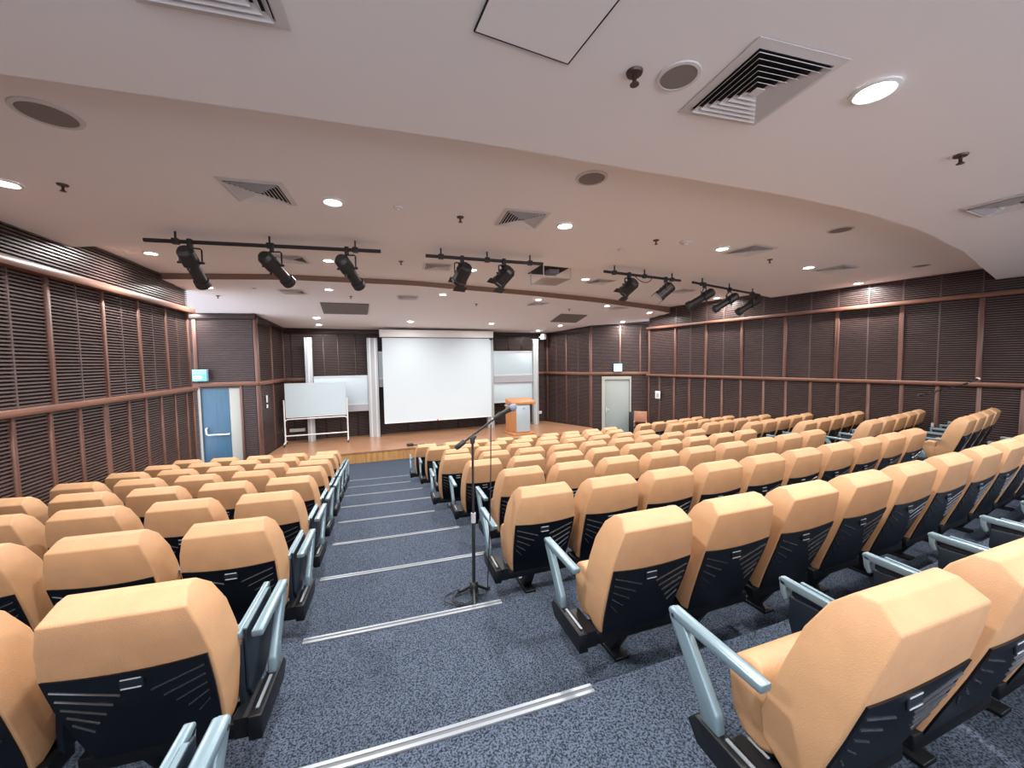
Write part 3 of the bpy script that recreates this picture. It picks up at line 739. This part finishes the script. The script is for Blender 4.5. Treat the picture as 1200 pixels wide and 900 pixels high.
def lift():
    r = thing('projector_lift', 'thin metal projector lift frame hanging from a dark ceiling opening', 'projector lift', (3.05, 7.0, 4.6))
    MB().box(-.30, .30, -.40, .42, -.006, -.002).build('opening', M['dark'], r)
    MB().box(-.27, .27, -.34, .32, -.235, -.225).build('plate', M['glass'], r)
    g = MB()
    for x in (-.27, .27):
        for y in (-.34, .32): g.box(x-.008, x+.008, y-.008, y+.008, -.23, -.006)
    g.build('hanger_rods', M['alu'], r)
    MB().box(-.05, .15, -.1, .1, -.09, -.007).build('mount', M['greyband'], r)
lift()
# ------------------------------------------------------------------ track bars and stage lamps
def bar(label, a, b_):
    a, b_ = Vector(a), Vector(b_); c = (a+b_)/2
    r = thing('lighting_bar', label, 'lighting bar', c, 0, 'black lighting bars under the ceiling')
    MB().tube([a-c, b_-c], .024, 10).build('tube', M['black'], r)
    for t in (.12, .5, .88):
        p = a.lerp(b_, t)-c; zt = cz((p+c).x, (p+c).y)-c.z
        MB().box(p.x-.035, p.x+.035, p.y-.03, p.y+.03, p.z-.032, p.z+.034).box(p.x-.010, p.x+.010, p.y-.010, p.y+.010, p.z+.034, zt-.002).build('ceiling_bracket', M['black'], r, bevel=.003)
BARS = [((-2.65, 5.74, 4.33), (-.02, 5.53, 4.33)), ((.57, 5.59, 4.33), (2.33, 5.61, 4.33)), ((3.52, 5.81, 4.33), (5.34, 6.12, 4.33)), ((5.7, 6.19, 4.33), (8.4, 7.02, 4.33))]
for (a, b_), l in zip(BARS, ('long black bar at the left carrying three spotlights', 'black bar in the middle carrying two boxy lamps', 'black bar right of the projector lift carrying two boxy lamps', 'black bar at the far right carrying three spotlights by the wall')):
    bar(l, a, b_)
def lamp(label, bi, t, kind, aim=None):
    a, b_ = (Vector(p) for p in BARS[bi]); p = a.lerp(b_, t)
    L = 1.0
    r = thing('stage_spotlight' if kind == 'profile' else 'fresnel_lamp', label, 'stage light', p, 0, 'stage lights hung on the bars')
    az, el = (math.radians(q) for q in aim); d = Vector((math.cos(az)*math.cos(el), math.sin(az)*math.cos(el), math.sin(el))); side = d.cross(Vector((0, 0, 1))).normalized(); upv = side.cross(d)
    pc = Vector((0, 0, -.24 if kind == 'profile' else -.22))
    MB().box(-.025, .025, -.03, .03, -.07, .035).build('clamp', M['black'], r, bevel=.005)
    w_ = .115 if kind == 'profile' else .125
    MB().tube([pc+side*w_, Vector((0, 0, -.09))+side*w_, Vector((0, 0, -.075))+side*w_*.85, Vector((0, 0, -.07)), Vector((0, 0, -.075))-side*w_*.85, Vector((0, 0, -.09))-side*w_, pc-side*w_], .010, 8).build('yoke', M['black'], r)
    mw = Matrix((side, d, upv)).transposed().to_4x4(); mw.translation = pc
    b = MB(); b.m = mw
    def cyl(y0, r0, y1, r1, n=16):
        b.loft([[(r0*math.cos(2*PI*j/n), y0, r0*math.sin(2*PI*j/n)) for j in range(n)], [(r1*math.cos(2*PI*j/n), y1, r1*math.sin(2*PI*j/n)) for j in range(n)]])
    if kind == 'profile':
        cyl(-.20, .06, -.16, .088); cyl(-.16, .088, .02, .092); cyl(.02, .070, .30, .070); cyl(.28, .085, .36, .088)
        b.box(-.14, .14, -.004, .012, -.012, .012); b.box(-.012, .012, -.004, .012, -.13, .13)
        b.build('body', M['black'], r, smooth=35)
        g = MB(); g.m = mw; b = g; cyl(.361, .075, .364, .075); g.build('lens', M['tablet'], r)
    else:
        s8 = [(.105*math.cos(PI/8+PI/4*j), .105*math.sin(PI/8+PI/4*j)) for j in range(8)]
        b.loft([[(x*.8, -.15, z*.8) for x, z in s8], [(x, -.12, z) for x, z in s8], [(x, .10, z) for x, z in s8], [(x*1.08, .11, z*1.08) for x, z in s8], [(x*1.08, .15, z*1.08) for x, z in s8]])
        for i in range(3): b.box(-.06, .06, -.09+.06*i, -.07+.06*i, .09, .108)
        b.build('body', M['black'], r, smooth=25)
        g = MB(); g.m = mw; b = g; cyl(.1505, .088, .154, .088); g.build('lens', M['alu'], r)
        h = MB(); h.m = mw
        h.box(-.10, .10, .15, .24, .095, .101); h.box(-.10, .10, .15, .24, -.101, -.095)
        h.build('barn_door', M['black'], r)
lamp('leftmost black spotlight on the long left bar', 0, .175, 'profile', (88, -37)); lamp('middle black spotlight on the long left bar', 0, .51, 'profile', (70, -24)); lamp('right-hand black spotlight on the long left bar', 0, .84, 'profile', (67, -27))
lamp('left boxy lamp on the middle bar', 1, .29, 'fresnel', (110, -41)); lamp('right boxy lamp on the middle bar', 1, .645, 'fresnel', (126, -37))
lamp('left boxy lamp on the bar right of the projector lift', 2, .30, 'fresnel', (112, -33)); lamp('right boxy lamp on the bar right of the projector lift', 2, .79, 'fresnel', (150, -40))
lamp('spotlight at the left end of the far right bar', 3, .15, 'profile', (150, -30)); lamp('middle spotlight on the far right bar', 3, .50, 'profile', (155, -32)); lamp('spotlight at the wall end of the far right bar', 3, .86, 'profile', (160, -33))
cbl = MB().tube(smoothp([(4.2, 5.93, 4.32), (4.32, 5.94, 4.24), (4.46, 5.96, 4.22), (4.58, 5.99, 4.27), (4.62, 6.0, 4.34)]), .007, 6).build('bar_cable', M['rubber'])
tag(cbl, 'short black cable looping under the bar right of the projector lift', 'cable')
